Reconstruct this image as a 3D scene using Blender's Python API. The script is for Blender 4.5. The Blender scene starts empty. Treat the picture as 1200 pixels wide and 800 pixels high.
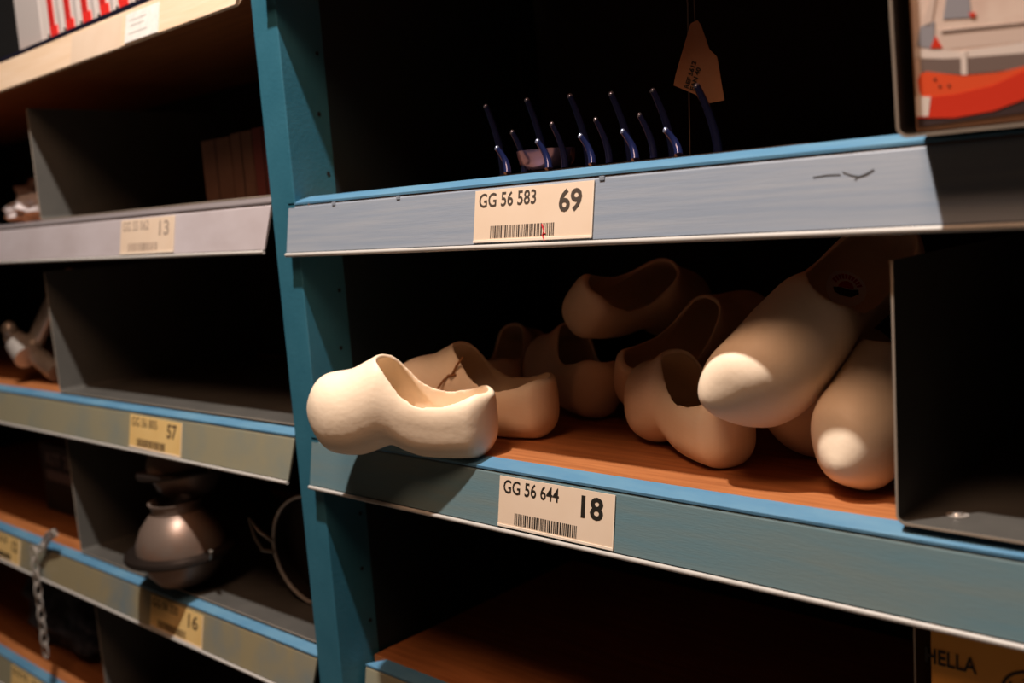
import bpy, bmesh, math, random
from mathutils import Vector, Matrix, Euler
from math import pi, sin, cos, radians
random.seed(7)
S = bpy.context.scene
COL = S.collection

# ------------------------------------------------------------------ camera
cam_d = bpy.data.cameras.new('camera')
cam = bpy.data.objects.new('camera', cam_d)
COL.objects.link(cam)
S.camera = cam
cam_d.sensor_width = 36.0
cam_d.lens = 35.01
CAM_POS = Vector((1.05747, -0.74, 0.27022))
RIGHT = Vector((0.73454268, 0.67480624, -0.07129936))
DOWN = Vector((0.03542063, -0.1430614, -0.98907978))
FWD = Vector((-0.67763739, 0.72399584, -0.12898677))
m = Matrix.Identity(4)
for i in range(3):
    m[i][0] = RIGHT[i]; m[i][1] = -DOWN[i]; m[i][2] = -FWD[i]; m[i][3] = CAM_POS[i]
cam.matrix_world = m
cam_d.clip_start = 0.02
cam_d.dof.use_dof = True
cam_d.dof.focus_distance = 1.0
cam_d.dof.aperture_fstop = 3.5

# ------------------------------------------------------------------ light
S.view_settings.view_transform = 'Standard'
S.view_settings.look = 'None'
S.view_settings.exposure = 0.0
S.view_settings.gamma = 1.0
S.view_settings.use_curve_mapping = False
world = bpy.data.worlds.new('store_ambience')
S.world = world
world.use_nodes = True
bg = world.node_tree.nodes['Background']
bg.inputs['Color'].default_value = (1.0, 0.55, 0.32, 1)
bg.inputs['Strength'].default_value = 0.022

def lamp(name, kind, loc, energy, color, size=0.05, target=None):
    l = bpy.data.lights.new(name, kind)
    l.energy = energy; l.color = color
    if kind == 'AREA':
        l.shape = 'DISK'; l.size = size
    else:
        l.shadow_soft_size = size
    o = bpy.data.objects.new(name, l)
    o.location = loc
    if target is not None:
        o.rotation_euler = (Vector(target) - Vector(loc)).to_track_quat('-Z', 'Y').to_euler()
    COL.objects.link(o)
    return o
lamp('ceiling_spotlight', 'POINT', (0.30, -0.58, 2.1), 290, (1.0, 0.91, 0.83), 0.03)
lamp('warm_fill', 'AREA', (0.55, -0.95, 1.75), 17, (1.0, 0.58, 0.36), 0.6, (0.5, 0, 0))  # unseen warm fill, added to brighten the shaded clogs

# ------------------------------------------------------------------ helpers
def srgb(r, g, b):
    def c(v):
        v /= 255.0
        return v / 12.92 if v <= 0.04045 else ((v + 0.055) / 1.055) ** 2.4
    return (c(r), c(g), c(b), 1)

def mat(name, color, rough=0.5, metal=0.0, color2=None, scale=20, stretch=(1, 1, 1), bump=0.0, bscale=60,
        spec=0.5, detail=4, lo=0.35, hi=0.65, coat=0.0, seed=0.0):
    mt = bpy.data.materials.new(name)
    mt.use_nodes = True
    nt = mt.node_tree; N = nt.nodes; L = nt.links
    b = N['Principled BSDF']
    b.inputs['Base Color'].default_value = color
    b.inputs['Roughness'].default_value = rough
    b.inputs['Metallic'].default_value = metal
    b.inputs['Specular IOR Level'].default_value = spec
    b.inputs['Coat Weight'].default_value = coat
    tc = N.new('ShaderNodeTexCoord')
    mp = N.new('ShaderNodeMapping')
    mp.inputs['Scale'].default_value = stretch
    mp.inputs['Location'].default_value = (seed, seed * .7, seed * .3)
    L.new(tc.outputs['Object'], mp.inputs['Vector'])
    if color2 is not None:
        nz = N.new('ShaderNodeTexNoise')
        nz.inputs['Scale'].default_value = scale
        nz.inputs['Detail'].default_value = detail
        nz.inputs['Roughness'].default_value = 0.6
        L.new(mp.outputs[0], nz.inputs['Vector'])
        cr = N.new('ShaderNodeValToRGB')
        cr.color_ramp.elements[0].position = lo; cr.color_ramp.elements[0].color = color
        cr.color_ramp.elements[1].position = hi; cr.color_ramp.elements[1].color = color2
        L.new(nz.outputs['Fac'], cr.inputs[0])
        L.new(cr.outputs[0], b.inputs['Base Color'])
    if bump > 0:
        n2 = N.new('ShaderNodeTexNoise')
        n2.inputs['Scale'].default_value = bscale
        n2.inputs['Detail'].default_value = 3
        L.new(mp.outputs[0], n2.inputs['Vector'])
        bp = N.new('ShaderNodeBump')
        bp.inputs['Strength'].default_value = bump
        bp.inputs['Distance'].default_value = 0.002
        L.new(n2.outputs['Fac'], bp.inputs['Height'])
        L.new(bp.outputs[0], b.inputs['Normal'])
    return mt

def wood_clog(name, c1, c2, seed):
    mt = mat(name, c1, 0.55, bump=0.35, bscale=38, seed=seed)
    nt = mt.node_tree; N = nt.nodes; L = nt.links
    b = N['Principled BSDF']
    tc = N.new('ShaderNodeTexCoord'); mp = N.new('ShaderNodeMapping')
    mp.inputs['Scale'].default_value = (0.55, 1.0, 1.0)
    mp.inputs['Location'].default_value = (seed, seed, 0.1)
    mp.inputs['Rotation'].default_value = (0.3, 0.25, 0.2)
    L.new(tc.outputs['Object'], mp.inputs['Vector'])
    w = N.new('ShaderNodeTexWave'); w.wave_type = 'RINGS'; w.rings_direction = 'X'
    w.inputs['Scale'].default_value = 55; w.inputs['Distortion'].default_value = 2.5
    w.inputs['Detail'].default_value = 3; w.inputs['Detail Scale'].default_value = 1.2
    L.new(mp.outputs[0], w.inputs['Vector'])
    nz = N.new('ShaderNodeTexNoise'); nz.inputs['Scale'].default_value = 9; nz.inputs['Detail'].default_value = 5
    L.new(mp.outputs[0], nz.inputs['Vector'])
    mm = N.new('ShaderNodeMath'); mm.operation = 'MULTIPLY_ADD'
    mm.inputs[1].default_value = 0.05
    L.new(w.outputs['Fac'], mm.inputs[0]); L.new(nz.outputs['Fac'], mm.inputs[2])
    cr = N.new('ShaderNodeValToRGB')
    cr.color_ramp.elements[0].position = 0.3; cr.color_ramp.elements[0].color = c1
    cr.color_ramp.elements[1].position = 0.95; cr.color_ramp.elements[1].color = c2
    L.new(mm.outputs[0], cr.inputs[0]); L.new(cr.outputs[0], b.inputs['Base Color'])
    return mt

def wood_board(name, c1, c2, seed=0.0):
    mt = mat(name, c1, 0.5, color2=c2, scale=9, stretch=(0.8, 14, 14), bump=0.15, bscale=30, lo=0.3, hi=0.7, seed=seed, detail=8)
    return mt

M = {}
M['teal'] = mat('teal_paint', srgb(44, 104, 126), 0.45, color2=srgb(52, 112, 134), scale=14, bump=0.12, bscale=200)
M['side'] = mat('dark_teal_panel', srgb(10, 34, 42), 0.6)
M['blue_lip'] = mat('blue_enamel', srgb(78, 126, 160), 0.4, color2=srgb(104, 146, 170), scale=25, stretch=(0.3, 1, 1), lo=.4, hi=.8)
M['grey_lip'] = mat('grey_lip_enamel', srgb(120, 114, 116), 0.4)
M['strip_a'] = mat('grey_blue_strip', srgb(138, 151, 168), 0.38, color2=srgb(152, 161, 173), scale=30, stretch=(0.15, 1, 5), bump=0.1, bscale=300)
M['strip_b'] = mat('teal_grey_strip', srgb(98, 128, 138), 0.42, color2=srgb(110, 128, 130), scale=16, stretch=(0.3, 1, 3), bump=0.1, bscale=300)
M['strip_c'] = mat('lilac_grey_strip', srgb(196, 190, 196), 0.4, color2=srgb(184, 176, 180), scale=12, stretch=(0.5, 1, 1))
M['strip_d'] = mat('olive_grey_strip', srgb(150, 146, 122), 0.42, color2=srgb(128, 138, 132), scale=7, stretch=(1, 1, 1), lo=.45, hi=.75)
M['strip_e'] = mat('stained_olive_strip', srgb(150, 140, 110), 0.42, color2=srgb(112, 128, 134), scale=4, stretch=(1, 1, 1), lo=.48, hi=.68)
M['bead'] = mat('strip_bead', srgb(182, 180, 176), 0.4)
M['board'] = wood_board('orange_shelf_wood', srgb(180, 114, 66), srgb(140, 82, 44))
M['board_edge'] = wood_board('pale_edge_wood', srgb(240, 216, 190), srgb(232, 204, 172), 3)
M['bin'] = mat('grey_sheet_steel', srgb(90, 88, 84), 0.42, 0.2, color2=srgb(80, 79, 76), scale=12, bump=0.05)
M['bin_edge'] = mat('bare_steel_edge', srgb(176, 164, 150), 0.35, 0.25)
M['back'] = mat('dark_back_panel', srgb(14, 13, 13), 0.8, color2=srgb(10, 10, 10), scale=5)
M['label'] = mat('cream_label_paper', srgb(230, 211, 190), 0.5, color2=srgb(224, 203, 180), scale=8)
M['label_y'] = mat('yellowed_label_paper', srgb(236, 205, 140), 0.5, color2=srgb(228, 192, 124), scale=8)
M['label_w'] = mat('white_label_paper', srgb(240, 240, 236), 0.5, color2=srgb(225, 225, 222), scale=60)
M['sleeve'] = mat('label_sleeve_plastic', srgb(236, 222, 205), 0.25)
M['ink'] = mat('grey_brown_ink', srgb(72, 62, 54), 0.6)
M['ink_dark'] = mat('black_ink', srgb(30, 26, 20), 0.6)
M['ink_faint'] = mat('faded_ink', srgb(168, 152, 138), 0.6)
M['ink_mid'] = mat('brown_ink', srgb(104, 84, 56), 0.6)
M['red_ink'] = mat('red_pen_ink', srgb(215, 45, 60), 0.5)
M['hole'] = mat('painted_hole_shade', srgb(8, 14, 18), 0.8)  # near-black on solid discs paints the shade inside the slot holes
M['tine'] = mat('dark_blue_gloss', srgb(32, 42, 88), 0.18, 0.4, coat=0.5)
M['dish'] = mat('violet_blue_steel', srgb(120, 130, 190), 0.2, 0.7)
M['tip'] = mat('tine_tip_steel', srgb(170, 180, 215), 0.2, 0.8)
M['kraft'] = mat('kraft_card', srgb(142, 106, 80), 0.8, color2=srgb(138, 98, 70), scale=20)
M['box_brown'] = mat('brown_carton', srgb(128, 92, 74), 0.8, color2=srgb(112, 78, 62), scale=15)
M['box_red'] = mat('reddish_carton', srgb(120, 60, 54), 0.8)
M['steel'] = mat('polished_steel', srgb(215, 210, 205), 0.28, 0.55, color2=srgb(170, 160, 150), scale=10)
M['tin'] = mat('tarnished_tin', srgb(126, 110, 100), 0.4, 0.45, color2=srgb(130, 92, 70), scale=9, lo=.45, hi=.72, bump=.1)
M['dark_iron'] = mat('dark_iron', srgb(52, 44, 40), 0.45, 0.7)
M['plastic_bag'] = mat('pale_plastic_film', srgb(228, 222, 224), 0.3, color2=srgb(205, 196, 198), scale=14, bump=.4, bscale=40)
M['orange_card'] = mat('orange_printed_card', srgb(255, 178, 72), 0.5)
M['white_print'] = mat('white_print', srgb(225, 218, 214), 0.5)
M['white_print2'] = mat('grey_print', srgb(196, 190, 188), 0.5)
M['red_print'] = mat('red_print', srgb(205, 40, 38), 0.5)
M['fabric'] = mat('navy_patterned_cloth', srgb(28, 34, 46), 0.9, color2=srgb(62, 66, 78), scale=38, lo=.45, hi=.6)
M['floor'] = mat('store_floor', srgb(120, 108, 96), 0.5, color2=srgb(104, 94, 84), scale=3)
M['twine'] = mat('raffia_twine', srgb(150, 102, 62), 0.8)
M['wire'] = mat('galvanised_wire', srgb(150, 140, 130), 0.35, 0.9)

class MB:
    """collects shapes for ONE mesh object"""
    def __init__(self):
        self.bm = bmesh.new()
    def box(self, x0, x1, y0, y1, z0, z1, bev=0.0):
        r = bmesh.ops.create_cube(self.bm, size=1.0)
        vs = r['verts']
        for v in vs:
            v.co = Vector(((x0 + x1) / 2 + v.co.x * (x1 - x0), (y0 + y1) / 2 + v.co.y * (y1 - y0), (z0 + z1) / 2 + v.co.z * (z1 - z0)))
        if bev > 0:
            es = list({e for v in vs for e in v.link_edges})
            bmesh.ops.bevel(self.bm, geom=es, offset=bev, segments=2, affect='EDGES', profile=0.5)
        return self
    def tube(self, pts, r, n=10, radii=None, cap=True, closed=False):
        pts = [Vector(p) for p in pts]
        rings = []
        K = len(pts)
        up = None
        for i, p in enumerate(pts):
            if closed:
                d = pts[(i + 1) % K] - pts[i - 1]
            else:
                d = pts[min(i + 1, K - 1)] - pts[max(i - 1, 0)]
            d.normalize()
            if up is None:
                up = Vector((0, 0, 1)) if abs(d.z) < 0.9 else Vector((1, 0, 0))
            a = d.cross(up).normalized(); b = a.cross(d).normalized(); up = b
            rr = radii[i] if radii else r
            rings.append([self.bm.verts.new(p + a * rr * cos(2 * pi * k / n) + b * rr * sin(2 * pi * k / n)) for k in range(n)])
        for i in range(K if closed else K - 1):
            A = rings[i]; B = rings[(i + 1) % K]
            for k in range(n):
                self.bm.faces.new((A[k], A[(k + 1) % n], B[(k + 1) % n], B[k]))
        if cap and not closed:
            self.bm.faces.new(rings[0][::-1]); self.bm.faces.new(rings[-1])
        return self
    def lathe(self, prof, n=40, center=(0, 0, 0), cap=False):
        c = Vector(center); rings = []
        for r, z in prof:
            rings.append([self.bm.verts.new(c + Vector((r * cos(2 * pi * k / n), r * sin(2 * pi * k / n), z))) for k in range(n)])
        for i in range(len(prof) - 1):
            for k in range(n):
                self.bm.faces.new((rings[i][k], rings[i][(k + 1) % n], rings[i + 1][(k + 1) % n], rings[i + 1][k]))
        if cap:
            self.bm.faces.new(rings[0][::-1]); self.bm.faces.new(rings[-1])
        return self
    def prism(self, prof, xa, xb, offa=None, offb=None, za=0.0, zb=0.0):
        """profile points (y, z) extruded along X; optional per-point x offsets and end heights"""
        n = len(prof)
        offa = offa or [0] * n; offb = offb or [0] * n
        A = [self.bm.verts.new((xa + offa[i], p[0], p[1] + za)) for i, p in enumerate(prof)]
        B = [self.bm.verts.new((xb + offb[i], p[0], p[1] + zb)) for i, p in enumerate(prof)]
        for i in range(n):
            j = (i + 1) % n
            self.bm.faces.new((A[i], A[j], B[j], B[i]))
        self.bm.faces.new(A[::-1]); self.bm.faces.new(B)
        return self
    def poly(self, pts, thick, axis='Y'):
        """flat outline (x, z) with thickness in Y"""
        A = [self.bm.verts.new((p[0], 0, p[1])) for p in pts]
        B = [self.bm.verts.new((p[0], thick, p[1])) for p in pts]
        n = len(pts)
        self.bm.faces.new(A); self.bm.faces.new(B[::-1])
        for i in range(n):
            j = (i + 1) % n
            self.bm.faces.new((A[j], A[i], B[i], B[j]))
        return self
    def build(self, name, material, parent=None, smooth=False, angle=40):
        bmesh.ops.recalc_face_normals(self.bm, faces=self.bm.faces)
        me = bpy.data.meshes.new(name)
        self.bm.to_mesh(me); self.bm.free()
        if smooth:
            for p in me.polygons: p.use_smooth = True
            me.set_sharp_from_angle(angle=radians(angle))
        o = bpy.data.objects.new(name, me)
        COL.objects.link(o)
        me.materials.append(material)
        if parent is not None: o.parent = parent
        return o

def tag(o, label=None, cat=None, group=None, kind=None):
    if label: o['label'] = label
    if cat: o['category'] = cat
    if group: o['group'] = group
    if kind: o['kind'] = kind
    return o

def thing(name, label, cat, loc=(0, 0, 0), rot=(0, 0, 0), group=None):
    o = bpy.data.objects.new(name, None)
    o.empty_display_size = 0.05
    COL.objects.link(o)
    o.location = loc; o.rotation_euler = rot
    return tag(o, label, cat, group)

def text_mesh(name, body, size, material, parent, loc, rot=(pi / 2, 0, 0), bold=0.0, sx=1.0, align='LEFT', extrude=0.00012):
    cu = bpy.data.curves.new(name, 'FONT')
    cu.body = body; cu.size = size; cu.offset = bold; cu.extrude = extrude; cu.align_x = align
    cu.resolution_u = 3
    t = bpy.data.objects.new(name + '_tmp', cu)
    COL.objects.link(t)
    dg = bpy.context.evaluated_depsgraph_get()
    me = bpy.data.meshes.new_from_object(t.evaluated_get(dg))
    bpy.data.objects.remove(t); bpy.data.curves.remove(cu)
    me.transform(Matrix.Diagonal((sx, 1, 1, 1)))
    me.materials.clear(); me.materials.append(material)
    o = bpy.data.objects.new(name, me); COL.objects.link(o)
    o.parent = parent; o.location = loc; o.rotation_euler = rot
    return o

# ------------------------------------------------------------------ large structure
fl = MB().box(-4, 4, -4, 3, -1.32, -1.30).build('floor', M['floor']); tag(fl, kind='structure')

POST = []
def upright(x0, x1, label):
    t = thing('shelf_upright', label, 'upright', ((x0 + x1) / 2, 0, -1.30))
    w = (x1 - x0) / 2
    h = 2.32
    MB().box(-w, w, 0, 0.067, 0, h, 0.0015).build('post', M['teal'], t)
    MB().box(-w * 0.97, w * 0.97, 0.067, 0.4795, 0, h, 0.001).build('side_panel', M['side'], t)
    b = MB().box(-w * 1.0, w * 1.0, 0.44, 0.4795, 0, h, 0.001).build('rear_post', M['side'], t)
    for s in (-1, 1):
        k = 0
        z = 0.06
        while z < h - 0.05:
            y = 0.05 if k % 2 == 0 else 0.056
            MBt = MB().tube([(s * (w - 0.001), y, z), (s * (w + 0.0004), y, z)], 0.0028, 10)
            MBt.build('slot_hole', M['hole'], t)
            z += 0.075; k += 1
    MB().box(-w - .01, w + .01, -0.005, 0.075, -0.0, 0.012, 0.001).build('foot_plate', M['teal'], t)
    return t
upright(-0.039, 0.012, 'teal painted steel upright between the clog bay and the left bay')
upright(-2.15, -2.10, 'teal upright closing the far end of the left bay')
upright(1.13, 1.18, 'teal upright closing the near end of the clog bay')

for (a, b_, lb) in ((-2.10, -0.039, 'dark panel closing the back of the left bay'), (0.012, 1.13, 'dark panel closing the back of the clog bay')):
    p = MB().box(a - .01, b_ + .01, 0.4815, 0.49, -1.29, 1.0).build('back_panel', M['back'])
    tag(p, lb, 'panel')

LIP = [(0.0, -0.0025), (0.0, 0.0), (0.004, 0.0017), (0.0165, 0.0068), (0.0165, 0.0043), (0.004, -0.0006)]
def strip_profile():
    return [(0.0035, -0.004), (0.001, -0.004), (0.0, -0.006), (-0.0095, -0.0600), (-0.0095, -0.0605), (-0.0075, -0.0605), (0.0035, -0.006)]
def bead_profile(n=8, r=0.0025):
    return [(-0.0105 + r * cos(2 * pi * k / n), -0.0638 + r * 1.05 * sin(2 * pi * k / n)) for k in range(n)]

def shelf(label, xa, xb, z, za=0.0, zb=0.0, y0=0.0, strip='strip_a', bay='right', board='board', lip='blue_lip'):
    """board with wooden top, blue lip and a price strip tilted outwards at its foot"""
    t = thing('shelf', label, 'shelf', (0, y0, z))
    ang = 0
    bx0, bx1 = (xa, xb)
    bd = [(0.0170, -0.012), (0.0170, 0.0062), (0.479 - y0, 0.0062), (0.479 - y0, -0.012)]
    x0 = xa + (0.0 if bay == 'right' else 0.0); x1 = xb
    MB().prism(bd, x0 + .003, x1 - .003, za=za, zb=zb).build('board', M[board], t)
    # lip: left end mitred in the right bay
    la = [0.0] * 6
    if bay == 'right':
        la = [0, 0, 0.006, 0.026, 0.026, 0.006]
        xl = xa - 0.015 if y0 == 0 else xa + .004
        MB().prism([(p[0], p[1]) for p in LIP], xl, x1, offa=la, za=za, zb=zb).build('lip', M[lip], t)
        sp = strip_profile(); bp = bead_profile()
        xs = xl
        MB().prism(sp, xs, x1, offa=[0, 0, 0, .0, .0, .0, 0], za=za, zb=zb).build('price_strip', M[strip], t)
        MB().prism(bp, xs, x1, za=za, zb=zb).build('strip_bead', M['bead'], t, True, 80)
    else:
        MB().prism([(p[0], p[1]) for p in LIP], xa, xb, za=za, zb=zb).build('lip', M[lip], t)
        sp = strip_profile(); bp = bead_profile()
        off = [0.0, 0.0, 0.0, -0.010, -0.010, -0.010, 0.0]
        MB().prism(sp, xa, xb, offb=off, za=za, zb=zb).build('price_strip', M[strip], t)
        MB().prism(bp, xa, xb - 0.0105, za=za, zb=zb).build('strip_bead', M['bead'], t, True, 80)
    return t

XR = 1.128
sh_top = shelf('topmost shelf of the clog bay, out above the pronged rack', 0.013, XR, 0.613, strip='strip_a')
sh_up = shelf('shelf with a grey-blue price strip reading GG 56 583, above the clogs', 0.013, XR, 0.30, strip='strip_a')
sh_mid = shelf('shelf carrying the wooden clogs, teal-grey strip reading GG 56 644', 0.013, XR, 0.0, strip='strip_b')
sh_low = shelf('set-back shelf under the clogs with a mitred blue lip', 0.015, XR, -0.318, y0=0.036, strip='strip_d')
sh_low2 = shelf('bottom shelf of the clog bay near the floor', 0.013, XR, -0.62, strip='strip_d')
XL0, XL1 = -2.098, -0.0405
# left bay; small sag to the far end
L2 = shelf('left bay shelf with a pale lilac price strip, below the cream-edged board', XL0, XL1, 0.305, za=0.0068, zb=0.0, strip='strip_c', bay='left', lip='grey_lip')
L3 = shelf('empty-looking left bay shelf with an olive strip marked 57', XL0, XL1, 0.0, za=-0.0215, zb=-0.001, strip='strip_d', bay='left')
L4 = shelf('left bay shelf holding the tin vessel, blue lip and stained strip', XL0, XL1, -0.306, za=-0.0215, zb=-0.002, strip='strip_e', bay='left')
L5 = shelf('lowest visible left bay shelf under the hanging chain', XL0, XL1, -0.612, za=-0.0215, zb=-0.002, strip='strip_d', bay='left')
# cream edged wooden shelf
t = thing('shelf', 'wooden shelf with a cream front edge at the top of the left bay', 'shelf', (0, 0, 0.60))
MB().prism([(0.012, -0.022), (0.012, 0.004), (0.479, 0.004), (0.479, -0.022)], XL0, XL1, za=-.004).build('board', M['board'], t)
MB().prism([(0.012, 0.002), (0.0, 0.0), (-0.010, -0.052), (-0.006, -0.054), (0.012, -0.020)], XL0, XL1, offb=[0, 0, -.018, -.018, 0], za=-0.0095, zb=0.004).build('front_edge', M['board_edge'], t)
MB().prism([(0.012, 0.001), (-0.0008, -0.002), (-0.0008, 0.005), (0.012, 0.007)], XL0, XL1, za=-0.0095, zb=0.004).build('edge_line', mat('navy_edge_tape', srgb(24, 24, 44), .4), t)
L1 = t

# ------------------------------------------------------------------ bins (bent sheet dividers)
def sheet_bin(label, x, y, z, h, w, depth, tilt=0.0, steps=6, ry=0.0):
    t = thing('sheet_metal_divider', label, 'divider', (x, y, z), (tilt, ry, 0))
    th = 0.0016; R = 0.008
    def outline(g):
        pts = [(0, h), ]
        for k in range(steps + 1):
            a = pi + (pi / 2) * k / steps
            pts.append((R + R * cos(a), R + R * sin(a)))
        pts.append((w, 0)); pts.append((w, g))
        for k in range(steps, -1, -1):
            a = pi + (pi / 2) * k / steps
            pts.append((R + (R - g) * cos(a), R + (R - g) * sin(a)))
        pts.append((g, h))
        return pts
    MB().poly(outline(th), depth).build('divider_sheet', M['bin'], t, True, 30)
    e = MB().poly(outline(th + 0.0003), 0.0007).build('front_edge', M['bin_edge'], t)
    e.location = (0, -0.0008, 0)
    return t
bin_clog = sheet_bin('dark bent-steel divider with a screw in its floor, right of the clogs', 0.757, 0.003, 0.0086, 0.205, 0.36, 0.42)
s = MB().lathe([(0.0, 0.0022), (0.0035, 0.0020), (0.0045, 0.0006), (0.0085, 0.0004), (0.0085, 0.0), (0.0, 0.0)], 24).build('screw', M['steel'], bin_clog, True)
s.location = (0.033, 0.038, 0.0017)
s2 = MB().box(-.003, .003, -.0004, .0004, .002, .0026).build('screw_slot', M['dark_iron'], s)
bin_pic = sheet_bin('bent-steel divider overhanging the upper shelf around the boat picture', 0.781, -0.040, 0.3010, 0.19, 0.33, 0.40, radians(5.5))
sheet_bin('bent-steel divider on the set-back shelf beside the orange carton', 0.744, 0.066, -0.3117, 0.24, 0.36, 0.33)
sheet_bin('dark divider standing on the lilac-strip shelf, left bay', -0.790, 0.018, 0.3150, 0.198, 0.735, 0.42, ry=0.0032)
sheet_bin('dark divider standing on the shelf marked 57, left bay', -0.795, 0.014, 0.0005, 0.222, 0.74, 0.42, ry=-0.0100)
sheet_bin('dark divider left of the tin vessel, left bay', -0.795, 0.014, -0.3060, 0.225, 0.74, 0.42, ry=-0.0095)
sheet_bin('dark divider beside the navy cloth on the lowest shelf, left bay', -0.785, 0.023, -0.6135, 0.225, 0.73, 0.42, ry=-0.0095)

# ------------------------------------------------------------------ price labels (part of their shelf)
STRIP_TILT = math.atan2(0.0095, 0.054)
def fit(o, x0, x1, y0, y1):
    vs = o.data.vertices
    ax = [v.co.x for v in vs]; ay = [v.co.y for v in vs]
    a, b, c, d = min(ax), max(ax), min(ay), max(ay)
    for v in vs:
        v.co.x = x0 + (v.co.x - a) / (b - a) * (x1 - x0)
        v.co.y = y0 + (v.co.y - c) / (d - c) * (y1 - y0)
def price_label(sh, x, zo, w, h, code, num, paper, ink, label, seed, rot=0.0, sleeve=True, drop=0.0):
    p = MB().box(0, w, -h, 0, 0, 0.0006, 0.0002).build('price_label', M[paper], sh)
    y = -0.0095 * (0.002 + drop) / 0.054
    p.location = (x, y - 0.0003, zo - 0.0065 - drop)
    p.rotation_euler = (pi / 2 - STRIP_TILT, rot, 0)
    p['label'] = label
    if sleeve:
        e = 0.0012
        b = MB().box(0, w, -h, -h + 2.2 * e, 0.0006, 0.0013, 0.0002).box(w - e, w, -h, 0, 0.0006, 0.0011, .0002)
        b.build('sleeve_rim', M['sleeve'], p)
    def T(s, x0, x1, y0, y1, bold):
        o = text_mesh('printed_text', s, 0.02, M[ink], p, (0, 0, 0.00075), (0, 0, 0), bold)
        fit(o, x0 * w, x1 * w, -y1 * h, -y0 * h)
    T(code, 0.04, 0.54, 0.06, 0.33, 0.0002)
    T(num, 0.73, 0.91, 0.10, 0.52, 0.0005)
    rnd = random.Random(seed)
    b = MB(); xx = 0.155 * w
    while xx < 0.70 * w:
        wd = rnd.choice([0.0006, 0.0009, 0.0013, 0.0018])
        b.box(xx, xx + wd, -0.92 * h, -0.69 * h, 0.0006, 0.0009)
        xx += wd + rnd.choice([0.0007, 0.001, 0.0016])
    b.build('barcode', M[ink], p)
    return p
lab = price_label(sh_up, 0.330, 0.0, 0.155, 0.0535, 'GG 56 583', '69', 'label', 'ink', 'cream price label reading GG 56 583 and 69, with a red pen tick', 1)
MB().tube([(0.093, -0.038, .001), (0.096, -0.045, .0011), (0.0945, -0.049, .0012), (0.0975, -0.054, .001)], 0.0007, 6).tube([(0.0945, -.0478, .001), (0.0985, -.047, .001)], 0.0004, 5).tube([(0.083, -.0525, .001), (0.088, -.0518, .001)], 0.0003, 5).build('red_tick', M['red_ink'], lab)
price_label(sh_mid, 0.3345, 0.0, 0.153, 0.0535, 'GG 56 644', '18', 'label', 'ink_dark', 'cream price label reading GG 56 644 and 18', 2)
price_label(L2, -0.446, 0.0012, 0.165, 0.0535, 'GG 55 062', '13', 'label', 'ink_faint', 'pale price label on the lilac strip', 3)
price_label(L3, -0.496, -0.0055, 0.166, 0.053, 'GG 56 805', '57', 'label_y', 'ink_mid', 'yellowed price label ending in 57', 4)
price_label(L4, -0.500, -0.007, 0.166, 0.053, 'GG 56 320', '16', 'label_y', 'ink_mid', 'yellowed price label under the tin vessel', 5)
price_label(L4, -1.20, -0.013, 0.15, 0.053, 'GG 56 318', '12', 'label_y', 'ink_dark', 'yellowed price label left of the hanging chain', 6)
price_label(L5, -1.20, -0.013, 0.155, 0.053, 'GG 55 910', '24', 'label_y', 'ink_dark', 'yellowed price label on the lowest visible strip', 7)
# labels on the cream edge
p = MB().box(0, 0.17, -0.046, 0, 0, 0.0005).build('price_label', M['label'], L1)
p.location = (-0.535, -0.0012, -0.006); p.rotation_euler = (pi / 2 - math.atan2(.01, .052), 0, 0); p['label'] = 'faded blank cream sticker'
p = MB().box(0, 0.098, -0.042, 0, 0, 0.0005).build('price_label', M['label_w'], L1)
p.location = (-0.352, -0.0022, -0.007); p.rotation_euler = (pi / 2 - math.atan2(.01, .052), 0, 0); p['label'] = 'white torn paper sticker'
for (u, v, ww) in ((.012, -.012, .05), (.016, -.02, .04), (.01, -.031, .055)):
    q = MB().box(u, u + ww, v, v + .0012, .0005, .0007).build('printed_line', mat('faint_grey_ink', srgb(170, 168, 165), .6), p)

# scratch marks on the upper strip and small seam nibs on its lip
yz = lambda tdn: (-0.0095 * (tdn - .006) / 0.054 - 0.0004, -tdn)
def scr(pts): return [(x, yz(d)[0], yz(d)[1]) for x, d in pts]
mk = MB().tube(scr([(0.700, .0200), (0.712, .0192), (0.722, .0196)]), 0.0003, 5).tube(scr([(0.724, .0178), (0.730, .0205), (0.737, .0222), (0.742, .0210), (0.748, .0180)]), 0.00045, 5).tube(scr([(0.7335, .0245), (0.737, .0222)]), 0.00025, 5)
mk.build('pen_scribble', M['ink_dark'], sh_up)
for x in (0.088, 0.49, 0.205):
    MB().box(x, x + .006, -0.0012, 0.001, -0.0075, -0.0035, .0004).build('seam_clip', M['strip_a'], sh_up)

# ------------------------------------------------------------------ wooden clogs
CL, CW = 0.285, 0.050
def interp(tab, x):
    for i in range(len(tab) - 1):
        if x <= tab[i + 1][0]:
            a, b = tab[i], tab[i + 1]
            u = (x - a[0]) / (b[0] - a[0]) if b[0] > a[0] else 0
            # cosine-free catmull style smoothing
            p0 = tab[max(i - 1, 0)]; p3 = tab[min(i + 2, len(tab) - 1)]
            m1 = (b[1] - p0[1]) / max(b[0] - p0[0], 1e-6); m2 = (p3[1] - a[1]) / max(p3[0] - a[0], 1e-6)
            h = b[0] - a[0]
            return ((2 * u ** 3 - 3 * u * u + 1) * a[1] + (u ** 3 - 2 * u * u + u) * h * m1 + (-2 * u ** 3 + 3 * u * u) * b[1] + (u ** 3 - u * u) * h * m2)
    return tab[-1][1]
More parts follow.
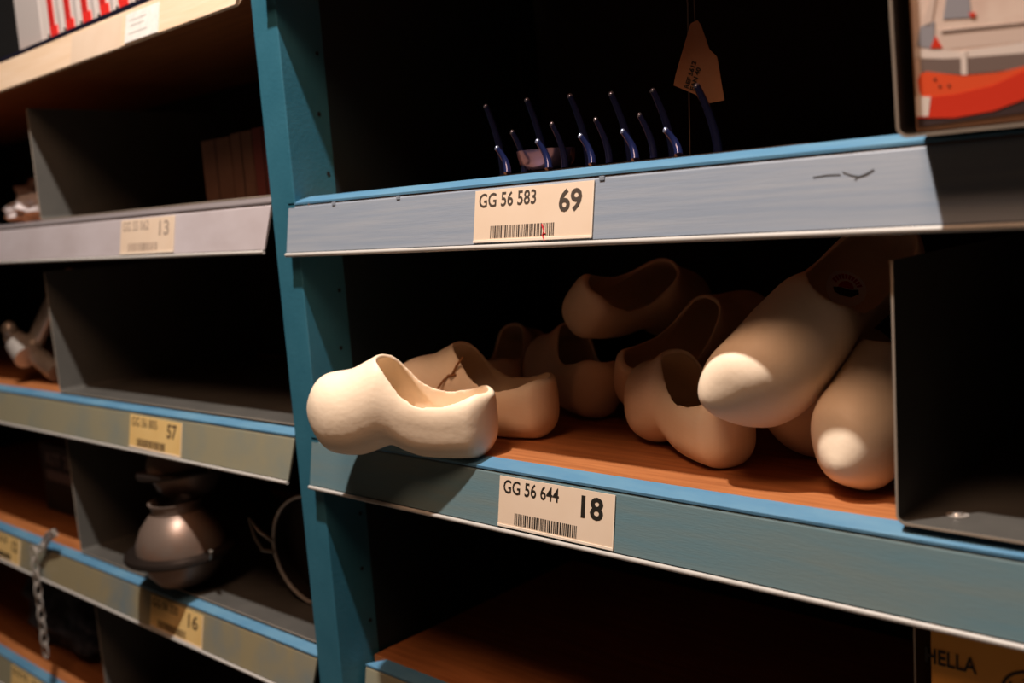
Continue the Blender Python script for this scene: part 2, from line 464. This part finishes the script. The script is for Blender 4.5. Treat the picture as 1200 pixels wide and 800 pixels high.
# along the length 0 = heel .. 1 = toe ; metres
TOP = [(0, .092), (.06, .094), (.15, .088), (.26, .086), (.35, .090), (.42, .105), (.48, .132), (.53, .142), (.61, .133), (.71, .120), (.82, .114), (.91, .106), (1.0, .080)]
BOT = [(0, .010), (.05, .002), (.12, .0), (.34, .0), (.43, .007), (.51, .016), (.58, .010), (.66, .002), (.76, .001), (.84, .004), (.92, .014), (1.0, .030)]
WID = [(0, .036), (.08, .041), (.2, .0430), (.32, .0420), (.45, .0435), (.56, .0480), (.68, .0510), (.78, .0490), (.88, .0430), (1.0, .034)]
MID = [(0, 0), (.3, .0), (.6, .004), (.8, .004), (1.0, -.010)]
def clog_section(bm, x, top, bot, wid, mid, n=40, ztop=None, et=2.3, eb=2.9):
    zc = bot + (top - bot) * 0.45
    ring = []
    for k in range(n):
        a = 2 * pi * k / n
        c, s_ = cos(a), sin(a)
        e = et if s_ >= 0 else eb
        y = wid * math.copysign(abs(c) ** (2 / e), c)
        z = zc + ((top - zc) if s_ >= 0 else (zc - bot)) * math.copysign(abs(s_) ** (2 / e), s_)
        ring.append(bm.verts.new((x, mid + y, z)))
    return ring
def loft(sections):
    bm = bmesh.new(); rings = [clog_section(bm, *s) for s in sections]
    n = len(rings[0])
    for i in range(len(rings) - 1):
        for k in range(n):
            bm.faces.new((rings[i][k], rings[i][(k + 1) % n], rings[i + 1][(k + 1) % n], rings[i + 1][k]))
    bm.faces.new(rings[0][::-1]); bm.faces.new(rings[-1])
    bmesh.ops.recalc_face_normals(bm, faces=bm.faces)
    return bm
def tmp_obj(bm, nm):
    me = bpy.data.meshes.new(nm); bm.to_mesh(me); bm.free()
    o = bpy.data.objects.new(nm, me); COL.objects.link(o); return o
def make_clog_mesh():
    secs = []
    N = 60
    for i in range(N + 1):
        u = i / N
        u = 0.5 - 0.5 * cos(pi * u)
        top, bot, w, md = interp(TOP, u), interp(BOT, u), interp(WID, u), interp(MID, u)
        # round off both ends
        rh, rt = 0.10, 0.17
        f_ = 1.0
        if u < rh: f_ = math.sqrt(max(0.0, 1 - ((rh - u) / rh) ** 2)) 
        if u > 1 - rt: f_ = math.sqrt(max(0.0, 1 - ((u - 1 + rt) / rt) ** 2))
        fw = max(f_, 0.03)
        if u < rh: fz = 0.55 + 0.45 * f_
        else: fz = max(f_, 0.03) ** 0.8
        if u < rh: zm = bot + (top - bot) * 0.80
        else: zm = bot + (top - bot) * 0.55
        t2 = zm + (top - zm) * fz; b2 = zm + (bot - zm) * fz
        secs.append((u * CL, t2, b2, w * fw, md, 48, None, 1.95 + 1.85 * min(1, max(0, (.48 - u) / .12)) + .3 * min(1, max(0, (u - .6) / .3)), 2.5))
    outer = tmp_obj(loft(secs), 'outer')
    th = 0.0075
    ins = []
    for i in range(31):
        u = 0.03 + (0.90 - 0.035) * (0.5 - 0.5 * cos(pi * i / 30))
        top, bot, w, md = interp(TOP, u), interp(BOT, u), interp(WID, u), interp(MID, u)
        v = (u - 0.035) / (0.865)
        f_ = 1.0
        if v < .12: f_ = math.sqrt(max(0, 1 - ((.12 - v) / .12) ** 2))
        if v > .75: f_ = math.sqrt(max(0, 1 - ((v - .75) / .25) ** 2))
        f_ = max(f_, 0.05)
        b0 = 0.024; t0 = top - th
        zm = (b0 + t0) / 2
        fz = 1.0 if v < .5 else f_
        ins.append((u * CL, zm + (t0 - zm) * fz, zm + (b0 - zm) * fz, (w - th) * f_, md))
    inner = tmp_obj(loft(ins), 'inner')
    # opening: an oval column leaning forward
    bm = bmesh.new(); rings = []
    n = 48
    for (z, grow) in ((0.055, 0.0), (0.09, 0.0), (0.12, 0.02), (0.18, 0.05)):
        r = []
        for k in range(n):
            a = 2 * pi * k / n
            cx = (0.03 + 0.525) / 2 * CL; ax = (0.525 - 0.03) / 2 * CL
            fr = 0.74 if cos(a) > 0 else 0.9
            x = cx + ax * math.copysign(abs(cos(a)) ** fr, cos(a))
            wy = 0.0345 * (1 + grow)
            if cos(a) > 0: wy *= 1.0 + 0.05 * cos(a)
            y = wy * math.copysign(abs(sin(a)) ** (0.8 if cos(a) > 0 else 0.9), sin(a))
            if cos(a) > 0: x += (z - 0.1) * 0.25 * cos(a)
            r.append(bm.verts.new((x, y + interp(MID, x / CL), z)))
        rings.append(r)
    for i in range(len(rings) - 1):
        for k in range(n):
            bm.faces.new((rings[i][k], rings[i][(k + 1) % n], rings[i + 1][(k + 1) % n], rings[i + 1][k]))
    bm.faces.new(rings[0][::-1]); bm.faces.new(rings[-1])
    bmesh.ops.recalc_face_normals(bm, faces=bm.faces)
    col = tmp_obj(bm, 'column')
    for c in (inner, col):
        md = outer.modifiers.new('b', 'BOOLEAN'); md.operation = 'DIFFERENCE'; md.object = c; md.solver = 'EXACT'
    md = outer.modifiers.new('r', 'REMESH'); md.mode = 'VOXEL'; md.voxel_size = 0.0015
    md = outer.modifiers.new('s', 'SMOOTH'); md.factor = 0.6; md.iterations = 12
    dg = bpy.context.evaluated_depsgraph_get(); dg.update()
    me = bpy.data.meshes.new_from_object(outer.evaluated_get(dg))
    for o in (outer, inner, col):
        mm_ = o.data; bpy.data.objects.remove(o); bpy.data.meshes.remove(mm_)
    for p_ in me.polygons: p_.use_smooth = True
    return me
M['clog_a'] = wood_clog('poplar_wood', srgb(250, 231, 206), srgb(241, 215, 182), 0.0)
M['clog_b'] = wood_clog('poplar_wood_warm', srgb(240, 206, 160), srgb(226, 184, 134), 1.3)
mesh_r = make_clog_mesh(); mesh_r.name = 'clog_right'
mesh_r.materials.append(M['clog_a'])
mesh_l = mesh_r.copy(); mesh_l.name = 'clog_left'
mesh_l.transform(Matrix.Diagonal((1, -1, 1, 1))); mesh_l.flip_normals()
def clog(label, heel, yaw, pitch=0.0, roll=0.0, left=False, scale=1.0, mt='clog_a'):
    o = bpy.data.objects.new('wooden_clog', mesh_l if left else mesh_r)
    COL.objects.link(o)
    o.location = heel
    o.rotation_mode = 'XYZ'
    R_ = Matrix.Rotation(radians(yaw), 3, 'Z') @ Matrix.Rotation(radians(-pitch), 3, 'Y') @ Matrix.Rotation(radians(roll), 3, 'X')
    o.rotation_euler = R_.to_euler()
    o.scale = (scale,) * 3
    tag(o, label, 'clog', 'unpainted wooden clogs piled on the shelf')
    return o
ZB = 0.0064
STK = ((0.0680, -0.0085, 0.0243), (-0.003, 0.05, 0.998), (-0.55, 0.83, 0))
CLOGS = [
 ('brightly lit cream wooden clog hanging over the shelf edge, leftmost of the pile', (0.3024, 0.0332, 0.0031), 203.1, 1.3, -6.8, False, 0.836, 'clog_a'),
 ('wooden clog directly behind the leftmost bright one, tied to it by twine', (0.3147, 0.1223, 0.0064), 193.0, 0.7, -6.3, True, 0.804, 'clog_a'),
 ('wooden clog resting on the shelf left of the big one, round opening facing us', (0.5726, 0.0842, 0.0058), 149.7, 0.3, -1.4, False, 0.771, 'clog_a'),
 ('dim wooden clog farthest back on the left, only its arched rim showing', (0.1045, 0.2327, 0.0068), 110.5, 3.0, -1.5, False, 0.686, 'clog_a'),
 ('dim wooden clog behind the tied pair, its dark opening facing up', (0.3135, 0.2046, 0.0079), 151.5, 0.0, 8.4, True, 0.805, 'clog_a'),
 ('wooden clog perched highest at the back, round body and wide oval opening', (0.2512, 0.2068, 0.1224), 80.6, -6.9, 45.0, False, 0.812, 'clog_a'),
 ('wooden clog leaning behind the round-opening one, its long dark opening visible', (0.3348, 0.2111, 0.0183), 70.3, 13.5, 31.3, False, 0.854, 'clog_a'),
 ('large wooden clog on top, lit toe pointing down towards us, round sticker inside', (0.6491, 0.2612, 0.1866), 246.8, -31.6, -47.1, False, 0.937, 'clog_a'),
 ('wooden clog squeezed against the steel divider, its lit toe pointing down', (0.7262, 0.2706, 0.0747), 259.5, -20.6, -3.4, True, 0.831, 'clog_a'),
 ('wooden clog mostly hidden beneath the two whose toes are lit', (0.6711, 0.3708, 0.0070), 252.9, -0.7, -0.3, False, 0.917, 'clog_a'),
]
CO = [clog(*c) for c in CLOGS]

# ------------------------------------------------------------------ twine tying the front pair
t = thing('twine', 'thin raffia twine knotted between the leftmost clog and the one behind it', 'twine', (0.2080, 0.058, 0.0835))
MB().tube([(-.012, -.012, -.014), (-.006, -.006, -.004), (0, 0, 0.001), (.010, .006, .001), (.020, .014, -.006)], 0.0013, 8).build('cord', M['twine'], t, True)
MB().tube([(-.003, -.003, -.001), (.001, .003, .004), (.006, .001, .001), (.003, -.004, .001)], 0.0018, 8, closed=True).build('knot', M['twine'], t, True)
MB().tube([(.002, 0, .001), (.008, .003, .012), (.016, .006, .022)], 0.0016, 8, radii=[.0016, .0015, .0011]).build('loose_end', M['twine'], t, True)

# ------------------------------------------------------------------ pronged rack on the upper shelf
t = thing('pronged_rack', 'dark blue glossy rack of upright curved prongs behind the GG 56 583 label', 'rack', (0.40, 0.075, 0.3062))
MB().box(-.11, .26, .0, .075, 0.0, .005, .002).build('base_plate', M['dark_iron'], t)
d = MB().lathe([(0, .0), (.022, .0), (.030, .008), (.033, .022), (.031, .022), (.027, .009), (.020, .003), (0, .003)], 40).build('dish', M['dish'], t, True)
d.location = (-.060, .028, .006)
def prong(x, y, h, lean, r):
    n = 9; pts = []; rad = []
    for k in range(n):
        u = k / (n - 1)
        pts.append((x + lean * .6 - lean * 1.6 * u ** 1.3, y + .003 * sin(pi * u), .005 + (h + .001) * u))
        rad.append(r * (1 - .35 * u))
    o = MB().tube(pts, r, 10, radii=rad).build('prong', M['tine'], t, True)
    px_, py_, pz_ = pts[-1]
    rr = rad[-1] * 1.02
    tp = MB().lathe([(rr, -.0015), (rr, .0), (rr * .85, .0016), (rr * .4, .0028), (0, .0032)], 12).build('prong_tip', M['tip'], o, True)
    tp.location = (px_, py_, pz_)
Y0_ = 0.075; X0_ = 0.40
for (x, z) in ((.316, .3385), (.374, .340), (.431, .3395), (.483, .3385), (.532, .3345)):
    prong(x + .004 - X0_, .055 - Y0_, z - .3122, .008, .0043)
for (x, z) in ((.316, .3555), (.373, .358), (.431, .356), (.485, .354)):
    prong(x + .006 - X0_, .080 - Y0_, z - .3122, .009, .0042)
for (x, z) in ((.244, .393), (.308, .392), (.370, .3885), (.425, .3835), (.477, .380), (.528, .378)):
    prong(x + .010 - X0_, .117 - Y0_, z - .3122, .013, .0052)

# ------------------------------------------------------------------ tag hanging from a wire behind the prongs
t = thing('hang_tag', 'folded brown paper tag with small print hanging in the dark above the prongs', 'tag', (0.517, 0.13, 0.44))
MB().poly([(-.004, 0), (.004, .002), (.008, -.004), (.016, -.028), (.024, -.036), (.030, -.078), (.004, -.079), (-.001, -.069), (-.027, -.056), (-.024, -.046)], .0006).build('paper', M['kraft'], t)
o = text_mesh('printed_text', 'REF 5612\nEAN 40', 0.007, M['ink_dark'], t, (-.010, -.0004, -.062), (pi / 2, -1.15, 0), 0.0002)
MB().tube([(0, .002, -.004), (.0, .002, .05), (-.003, .002, .135)], .0006, 6).tube([(-.018, .01, -.13), (-.012, .006, -.03), (-.008, .003, .02), (-.012, .002, .06), (-.01, .002, .135)], .0008, 6).build('wire', M['wire'], t)

# ------------------------------------------------------------------ boat picture carton in the upper divider
t = thing('carton', 'carton with a photo of white boats and a red inflatable, upper right', 'carton', (0.790, -0.030, 0.3040), (radians(5.5), 0, 0))
MB().box(0, .20, 0.0, .25, 0, .185, .0015).build('carton_body', M['kraft'], t)
def flat(nm, material, pts, layer):
    """printed patch on the carton front, coordinates in metres from its lower left corner"""
    o = MB().poly([(a, b) for a, b in pts], .0002).build(nm, material, t)
    o.location = (0, -.0003 - .00015 * layer, 0)
    return o
A_ = mat('print_haze_beige', srgb(226, 200, 186), .35, color2=srgb(240, 220, 206), scale=40)
flat('photo_background', A_, [(.002, .006), (.002, .183), (.198, .183), (.198, .006)], 0)
W1 = mat('print_white', srgb(238, 226, 218), .35); W2 = mat('print_warm_white', srgb(226, 206, 194), .35); G1 = mat('print_grey', srgb(128, 112, 106), .35)
RD = mat('print_red', srgb(224, 62, 40), .35); OR = mat('print_orange_red', srgb(240, 92, 52), .35); DK = mat('print_dark_water', srgb(70, 56, 56), .35); G2 = mat('print_blue_grey', srgb(160, 160, 168), .35)
def off(pts, dx=-.789, dz=-.3062): return [(a + dx, b + dz) for a, b in pts]
flat('boat_deck', W2, off([(.7910, .3740), (.8900, .3660), (.99, .372), (.99, .352), (.8900, .3545), (.7910, .3600)]), 1)
flat('boat_hull', W1, off([(.7910, .3629), (.8218, .3565), (.8687, .3557), (.99, .360), (.99, .352), (.8686, .3487), (.8218, .3512), (.7910, .3566)]), 2)
flat('grey_band', G1, off([(.7950, .3549), (.8218, .3520), (.8686, .3487), (.99, .347), (.99, .338), (.8686, .3391), (.8217, .3412), (.7950, .3469)]), 3)
flat('dark_water', DK, off([(.7910, .3169), (.8158, .3150), (.8403, .3164), (.8685, .3228), (.99, .337), (.99, .318), (.8684, .3125), (.7910, .3105)]), 4)
flat('sail_cover', G2, off([(.8150, .3990), (.8276, .3980), (.8290, .3765), (.8111, .3786)]), 2)
flat('mast', W2, off([(.7964, .3767), (.8057, .399), (.8085, .399), (.8032, .3755)]), 3)
flat('cabin', G2, off([(.7930, .3645), (.7959, .3762), (.8055, .3785), (.8041, .3602)]), 3)
flat('red_cone', RD, off([(.8020, .3613), (.8056, .3690), (.8100, .3603)]), 4)
flat('rail_line', G1, off([(.8099, .3712), (.99, .360), (.99, .3585), (.8099, .3698)]), 3)
flat('stern_post', W1, off([(.8213, .3557), (.8251, .3568), (.8249, .3407), (.8211, .3413)]), 5)
flat('dark_spot', RD, off([(.8275, .380), (.8318, .3792), (.8310, .3765), (.8282, .3770)]), 4)
flat('rear_tube', OR, off([(.7925, .3415), (.7945, .3455), (.7990, .3465), (.8216, .3405), (.8431, .3391), (.8686, .342), (.99, .352), (.99, .330), (.8685, .3313), (.8404, .3265), (.8104, .3260), (.7962, .3291), (.7930, .3340)]), 5)
flat('front_tube', RD, off([(.7910, .3281), (.8003, .3294), (.8159, .3290), (.8404, .3317), (.8586, .3379), (.99, .366), (.99, .345), (.8685, .3228), (.8403, .3154), (.8158, .3138), (.7910, .3163)]), 6)
flat('white_cap', W1, off([(.7905, .331), (.8007, .3296), (.7985, .3168), (.7905, .3176)]), 7)
for (a, b) in ((.806, .336), (.812, .3355), (.803, .341)):
    flat('valve', DK, off([(a, b), (a + .0012, b + .0008), (a + .0022, b - .0004), (a + .0008, b - .0012)]), 7)

# ------------------------------------------------------------------ orange carton on the set-back shelf
t = thing('carton', 'orange carton with black HELLA lettering and oval emblem, lower right corner', 'carton', (0.7750, 0.020, -0.3085))
MB().box(0, .24, 0, .26, 0, .236, .0015).build('carton_body', M['orange_card'], t)
o = text_mesh('printed_text', 'HELLA', .02, M['ink_dark'], t, (0.0005, -.0006, .1835), (pi / 2, 0, 0), .0003); o.location = (-.001, -.0006, .201); fit(o, -.003, .036, 0, .0125)
MBr = MB(); n = 40
MBr.tube([(.078 + .0245 * cos(2 * pi * k / n), 0, .196 + .0175 * sin(2 * pi * k / n)) for k in range(n)], .0013, 6, closed=True)
e = MBr.build('emblem_ring', M['ink_dark'], t); e.location = (0, -.0002, 0); e.scale = (1, .3, 1)
o = text_mesh('printed_text', 'HELLA', .02, M['ink_dark'], t, (-.012, -.0006, .1915), (pi / 2, 0, 0), .0004); fit(o, .0700, .110, 0, .0105)
flat_ = MB().poly([(.0785, .1815), (.0895, .1862), (.1005, .1815)], .0003).poly([(.0785, .1640), (.1005, .1640), (.0895, .1592)], .0003).build('emblem_arrow', M['ink_dark'], t); flat_.location = (-.012, -.0005, .024)
MBr = MB(); MBr.tube([(.018 + .014 * cos(2 * pi * k / 24), 0, .158 + .012 * sin(2 * pi * k / 24)) for k in range(24)], .002, 6, closed=True)
e = MBr.build('printed_arc', M['ink_dark'], t); e.location = (0, -.0002, 0); e.scale = (1, .3, 1)

# ------------------------------------------------------------------ left bay: top carton with red striped packets
t = thing('carton', 'white carton printed with red stripes on the cream-edged shelf', 'carton', (-0.815, 0.030, 0.6045))
MB().box(0, .60, 0, .25, 0, .16, .002).build('carton_body', M['white_print'], t)
MB().box(.004, .10, -.0006, 0, .003, .157).build('grey_panel', M['white_print2'], t)
for k in range(8):
    x = .135 + k * .062
    s = MB().box(x, x + .020, -.0012, 0, .022, .158, .0004).build('red_stripe', M['red_print'], t)
    MB().box(x + .002, x + .030, -.0018, 0, .006, .030, .0004).build('red_foot', mat('red_foot_print', srgb(235, 50, 45), .5) if k == 0 else bpy.data.materials['red_foot_print'], s)
    MB().box(x + .034, x + .046, -.0012, 0, .006, .157, .0004).build('grey_stripe', M['white_print2'], t)
    MB().box(x - .010, x - .003, -.0012, 0, .006, .02, .0004).build('black_mark', M['ink_dark'], t)

# ------------------------------------------------------------------ left bay cartons on the lilac-strip shelf
for (x, w, h, mt, lb) in ((-.445, .085, .105, 'box_brown', 'dim brown carton deep on the lilac-strip shelf, farthest from the upright'),
                          (-.356, .058, .108, 'box_brown', 'dim brown carton deep on the lilac-strip shelf, middle of the three'),
                          (-.295, .055, .110, 'box_red', 'dim reddish carton nearest the teal upright on the lilac-strip shelf')):
    c = thing('small_carton', lb, 'carton', (x, .15, .3160), group='cartons on the lilac-strip shelf')
    MB().box(0, w, 0, .16, 0, h, .001).build('carton_body', M[mt], c)
    MB().box(w * .5 - .001, w * .5 + .001, -.0006, 0.001, 0.002, h - .002).build('flap_seam', M['dark_iron'], c)
    MB().box(w * .25, w * .8, .02, .10, h, h + .0006).build('tape', M['kraft'], c)

# ------------------------------------------------------------------ pale film bags at far left
def lumpy(name, loc, rad, seed, material, label, cat, group=None, sub=4, amp=.25, fr=2.2):
    from mathutils import noise
    bm = bmesh.new(); bmesh.ops.create_icosphere(bm, subdivisions=sub, radius=1.0)
    for v in bm.verts:
        n = v.co.normalized()
        d = 1 + amp * noise.noise(n * fr + Vector((seed, 0, 0))) + amp * .6 * abs(noise.noise(n * fr * 2.3 + Vector((0, seed, 0))))
        v.co = Vector((n.x * rad[0] * d, n.y * rad[1] * d, max(n.z * rad[2] * d, -rad[2] * .8)))
    zmin = min(v.co.z for v in bm.verts)
    for v in bm.verts: v.co.z -= zmin
    me = bpy.data.meshes.new(name); bm.to_mesh(me); bm.free()
    for p_ in me.polygons: p_.use_smooth = True
    me.materials.append(material)
    o = bpy.data.objects.new(name, me); COL.objects.link(o); o.location = loc
    return tag(o, label, cat, group)
lumpy('film_bag', (-.98, .11, .317), (.125, .05, .030), 3.1, M['plastic_bag'], 'crumpled pale film bag lying flat on the lilac-strip shelf, far left', 'bag', amp=.45, fr=3)
lumpy('film_bag', (-1.19, .21, .317), (.10, .05, .055), 7.7, M['plastic_bag'], 'taller crumpled pale film bag behind the flat one, far left', 'bag', amp=.45, fr=3)

# ------------------------------------------------------------------ chrome clamp at far left on shelf marked 57
t = thing('pipe_clamp', 'shiny chrome pipe clamp leaning on the shelf marked 57, far left', 'clamp', (-1.02, .07, 0.0))
MB().tube([(-.01, 0, .070), (.06, .02, .150), (.12, .04, .212)], .016, 18).build('pipe', M['steel'], t, True)
MB().tube([(-.045, .01, .078), (.04, .03, .170), (.08, .04, .210)], .010, 14).build('pipe', M['steel'], t, True)
MB().tube([(-.09, -.01, .088), (-.03, 0, .060), (.06, .01, .016)], .019, 18).build('jaw', M['steel'], t, True)
MB().tube([(-.03, -.02, .075), (.005, -.02, .050)], .027, 24).build('collar', M['steel'], t, True, 50)
MB().lathe([(0, -.016), (.010, -.012), (.016, 0), (.010, .012), (0, .016)], 20).build('knob', M['steel'], t, True, 80).location = (-.075, -.02, .105)
MB().tube([(.0, .02, .012), (.05, .02, .012), (.075, .02, .02)], .0115, 12).build('foot', M['dark_iron'], t, True)

# ------------------------------------------------------------------ tin vessels
def vessel(label, loc, rx, ry, s=1.0):
    t = thing('tin_vessel', label, 'vessel', loc, (rx, ry, 0), 'tin vessels stacked on the stained-strip shelf')
    k = lambda P: [(a * s, b * s * 1.17) for a, b in P]
    MB().lathe(k([(0, .0), (.022, .001), (.040, .006), (.053, .020), (.062, .040), (.063, .045), (.061, .045), (.050, .020), (.03, .006), (0, .004)]), 48).build('lower_bowl', M['tin'], t, True)
    MB().lathe(k([(.060, .043), (.083, .043), (.0845, .046), (.083, .050), (.060, .052)]), 48).build('flange', M['dark_iron'], t, True, 30)
    MB().lathe(k([(.066, .050), (.065, .062), (.056, .080), (.043, .094), (.0365, .098), (.036, .103), (.039, .110), (.040, .112), (.036, .112), (.033, .103), (.040, .094), (.053, .080), (.062, .062), (.063, .050)]), 48).build('upper_dome', M['tin'], t, True)
    MB().tube(k3([(.078, 0, .053), (.100, -.01, .062), (.106, -.012, .074)], s), .003 * s, 8).build('lug', M['wire'], t, True)
    return t
def k3(P, s): return [tuple(c * s for c in p) for p in P]
vessel('tarnished tin vessel with a wide flange sitting on the shelf edge, left bay', (-.440, .034, -.2985), 0.03, 0.0, 1.09)
vessel('second tin vessel stacked upright in the neck of the one at the shelf edge', (-.458, .068, -.1640), 0.03, -0.06, .95)

# pan on edge with a shiny rim near the upright
t = thing('wire_hoop_pan', 'dark round pan standing on edge with a shiny rim beside the upright', 'pan', (-.160, .095, -.2995), (0, 0, radians(10)))
n = 48
MB().tube([(.085 * cos(2 * pi * k / n), 0, .088 + .085 * sin(2 * pi * k / n)) for k in range(n)], .0028, 8, closed=True).build('rim', M['steel'], t, True)
l = MB().lathe([(.084, 0), (.078, .022), (.0, .026), (0, .028), (.080, .0245), (.0865, 0)], 48).build('pan_body', M['dark_iron'], t, True)
l.rotation_euler = (-pi / 2, 0, 0); l.location = (0, 0, .088)
MB().tube([(-.083, -.004, .095), (-.103, -.010, .110), (-.118, -.014, .130), (-.112, -.012, .100), (-.10, -.010, .080), (-.082, -.004, .078)], .0028, 8).build('handle', M['wire'], t, True)

# ------------------------------------------------------------------ dim box with pale print, behind chain shelf
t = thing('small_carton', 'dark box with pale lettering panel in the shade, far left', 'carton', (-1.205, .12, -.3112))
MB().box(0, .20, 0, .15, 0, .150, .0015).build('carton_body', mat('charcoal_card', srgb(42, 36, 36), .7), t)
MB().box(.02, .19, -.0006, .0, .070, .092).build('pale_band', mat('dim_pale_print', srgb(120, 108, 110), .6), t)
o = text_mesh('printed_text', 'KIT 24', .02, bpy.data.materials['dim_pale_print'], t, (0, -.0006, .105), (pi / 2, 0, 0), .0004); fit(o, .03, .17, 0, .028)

# ------------------------------------------------------------------ chain with a snap hook
t = thing('chain', 'shiny steel chain with a snap hook hanging over the stained-strip shelf edge', 'chain', (-.935, -.022, -.312))
MB().tube([(.020, .014, .010), (.055, .012, .034), (.088, .012, .046), (.094, .012, .040), (.062, .012, .026), (.028, .014, .002)], .0042, 10, closed=True).build('snap_hook', M['steel'], t, True)
MB().tube([(.005, .006, .000), (.022, .012, .008), (.034, .012, .004), (.018, .008, -.008)], .0032, 8, closed=True).build('swivel', M['steel'], t, True)
zc = -.012
for k in range(9):
    a = (k % 2) * pi / 2 + .3
    pts = []
    for j in range(16):
        b = 2 * pi * j / 16
        pts.append((.0072 * sin(b) * cos(a), .0072 * sin(b) * sin(a), .0160 * cos(b)))
    lk = MB().tube(pts, .0020, 7, closed=True).build('link', M['steel'], t, True)
    lk.location = (.004 - .0010 * k, 0, zc)
    zc -= .0250

# ------------------------------------------------------------------ dark cloth bundle on the lowest shelf
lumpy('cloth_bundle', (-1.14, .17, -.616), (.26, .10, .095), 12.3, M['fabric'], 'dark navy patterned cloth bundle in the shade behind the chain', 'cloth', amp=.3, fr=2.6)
# ------------------------------------------------------------------ round quality sticker inside the large clog
from mathutils.bvhtree import BVHTree
BC = CO[7]
bvh = BVHTree.FromPolygons([v.co for v in BC.data.vertices], [p_.vertices for p_ in BC.data.polygons])
SC, SN, SU = Vector(STK[0]), Vector(STK[1]).normalized(), Vector(STK[2])
SU = (SU - SN * SU.dot(SN)).normalized(); SV = SN.cross(SU)
def decal(nm, material, outline, h, parent=None, fillc=(0, 0)):
    bm = bmesh.new(); C0 = None
    def pt(u, v, hh):
        o_ = SC + SU * u + SV * v + SN * .02
        hit = bvh.ray_cast(o_, -SN, .06)
        p_ = hit[0] if hit[0] is not None else SC + SU * u + SV * v
        return p_ + SN * hh
    K = 5; n = len(outline); rings = []
    c = bm.verts.new(pt(fillc[0], fillc[1], h))
    for j in range(1, K + 1):
        t_ = j / K
        rings.append([bm.verts.new(pt(fillc[0] + (a - fillc[0]) * t_, fillc[1] + (b - fillc[1]) * t_, h)) for a, b in outline])
    for i in range(n):
        bm.faces.new((c, rings[0][i], rings[0][(i + 1) % n]))
        for j in range(K - 1):
            bm.faces.new((rings[j][i], rings[j + 1][i], rings[j + 1][(i + 1) % n], rings[j][(i + 1) % n]))
    me = bpy.data.meshes.new(nm); bm.to_mesh(me); bm.free(); me.materials.append(material)
    o = bpy.data.objects.new(nm, me); COL.objects.link(o); o.parent = parent or BC
    return o
circ = lambda r, n=36: [(r * cos(2 * pi * k / n), r * sin(2 * pi * k / n)) for k in range(n)]
st = decal('sticker', mat('sticker_paper', srgb(255, 252, 250), .4), circ(.021), .0006)
st['label'] = 'round pale sticker with a red arch over a black emblem'
arch = [(.0165 * cos(a * pi / 180), .0165 * sin(a * pi / 180)) for a in range(20, 161, 10)] + [(.0115 * cos(a * pi / 180), .0115 * sin(a * pi / 180)) for a in range(160, 19, -10)]
for a in range(20, 160, 14):
    seg = [(.0172 * cos(radians(a)), .0172 * sin(radians(a))), (.0172 * cos(radians(a + 10)), .0172 * sin(radians(a + 10))), (.0118 * cos(radians(a + 10)), .0118 * sin(radians(a + 10))), (.0118 * cos(radians(a)), .0118 * sin(radians(a)))]
    cc = (sum(p_[0] for p_ in seg) / 4, sum(p_[1] for p_ in seg) / 4)
    decal('red_block', M['red_print'], seg, .0011, st, cc)
decal('red_dome', M['red_print'], [(-.0085, .001), (-.006, .007), (0, .0098), (.006, .007), (.0085, .001)], .0011, st, (0, .004))
decal('black_emblem', M['ink_dark'], [(-.0135, -.001), (-.006, .0008), (.004, -.0004), (.0125, .0012), (.0135, -.004), (.006, -.0095), (-.004, -.009), (-.0115, -.006)], .0014, st, (0, -.004))
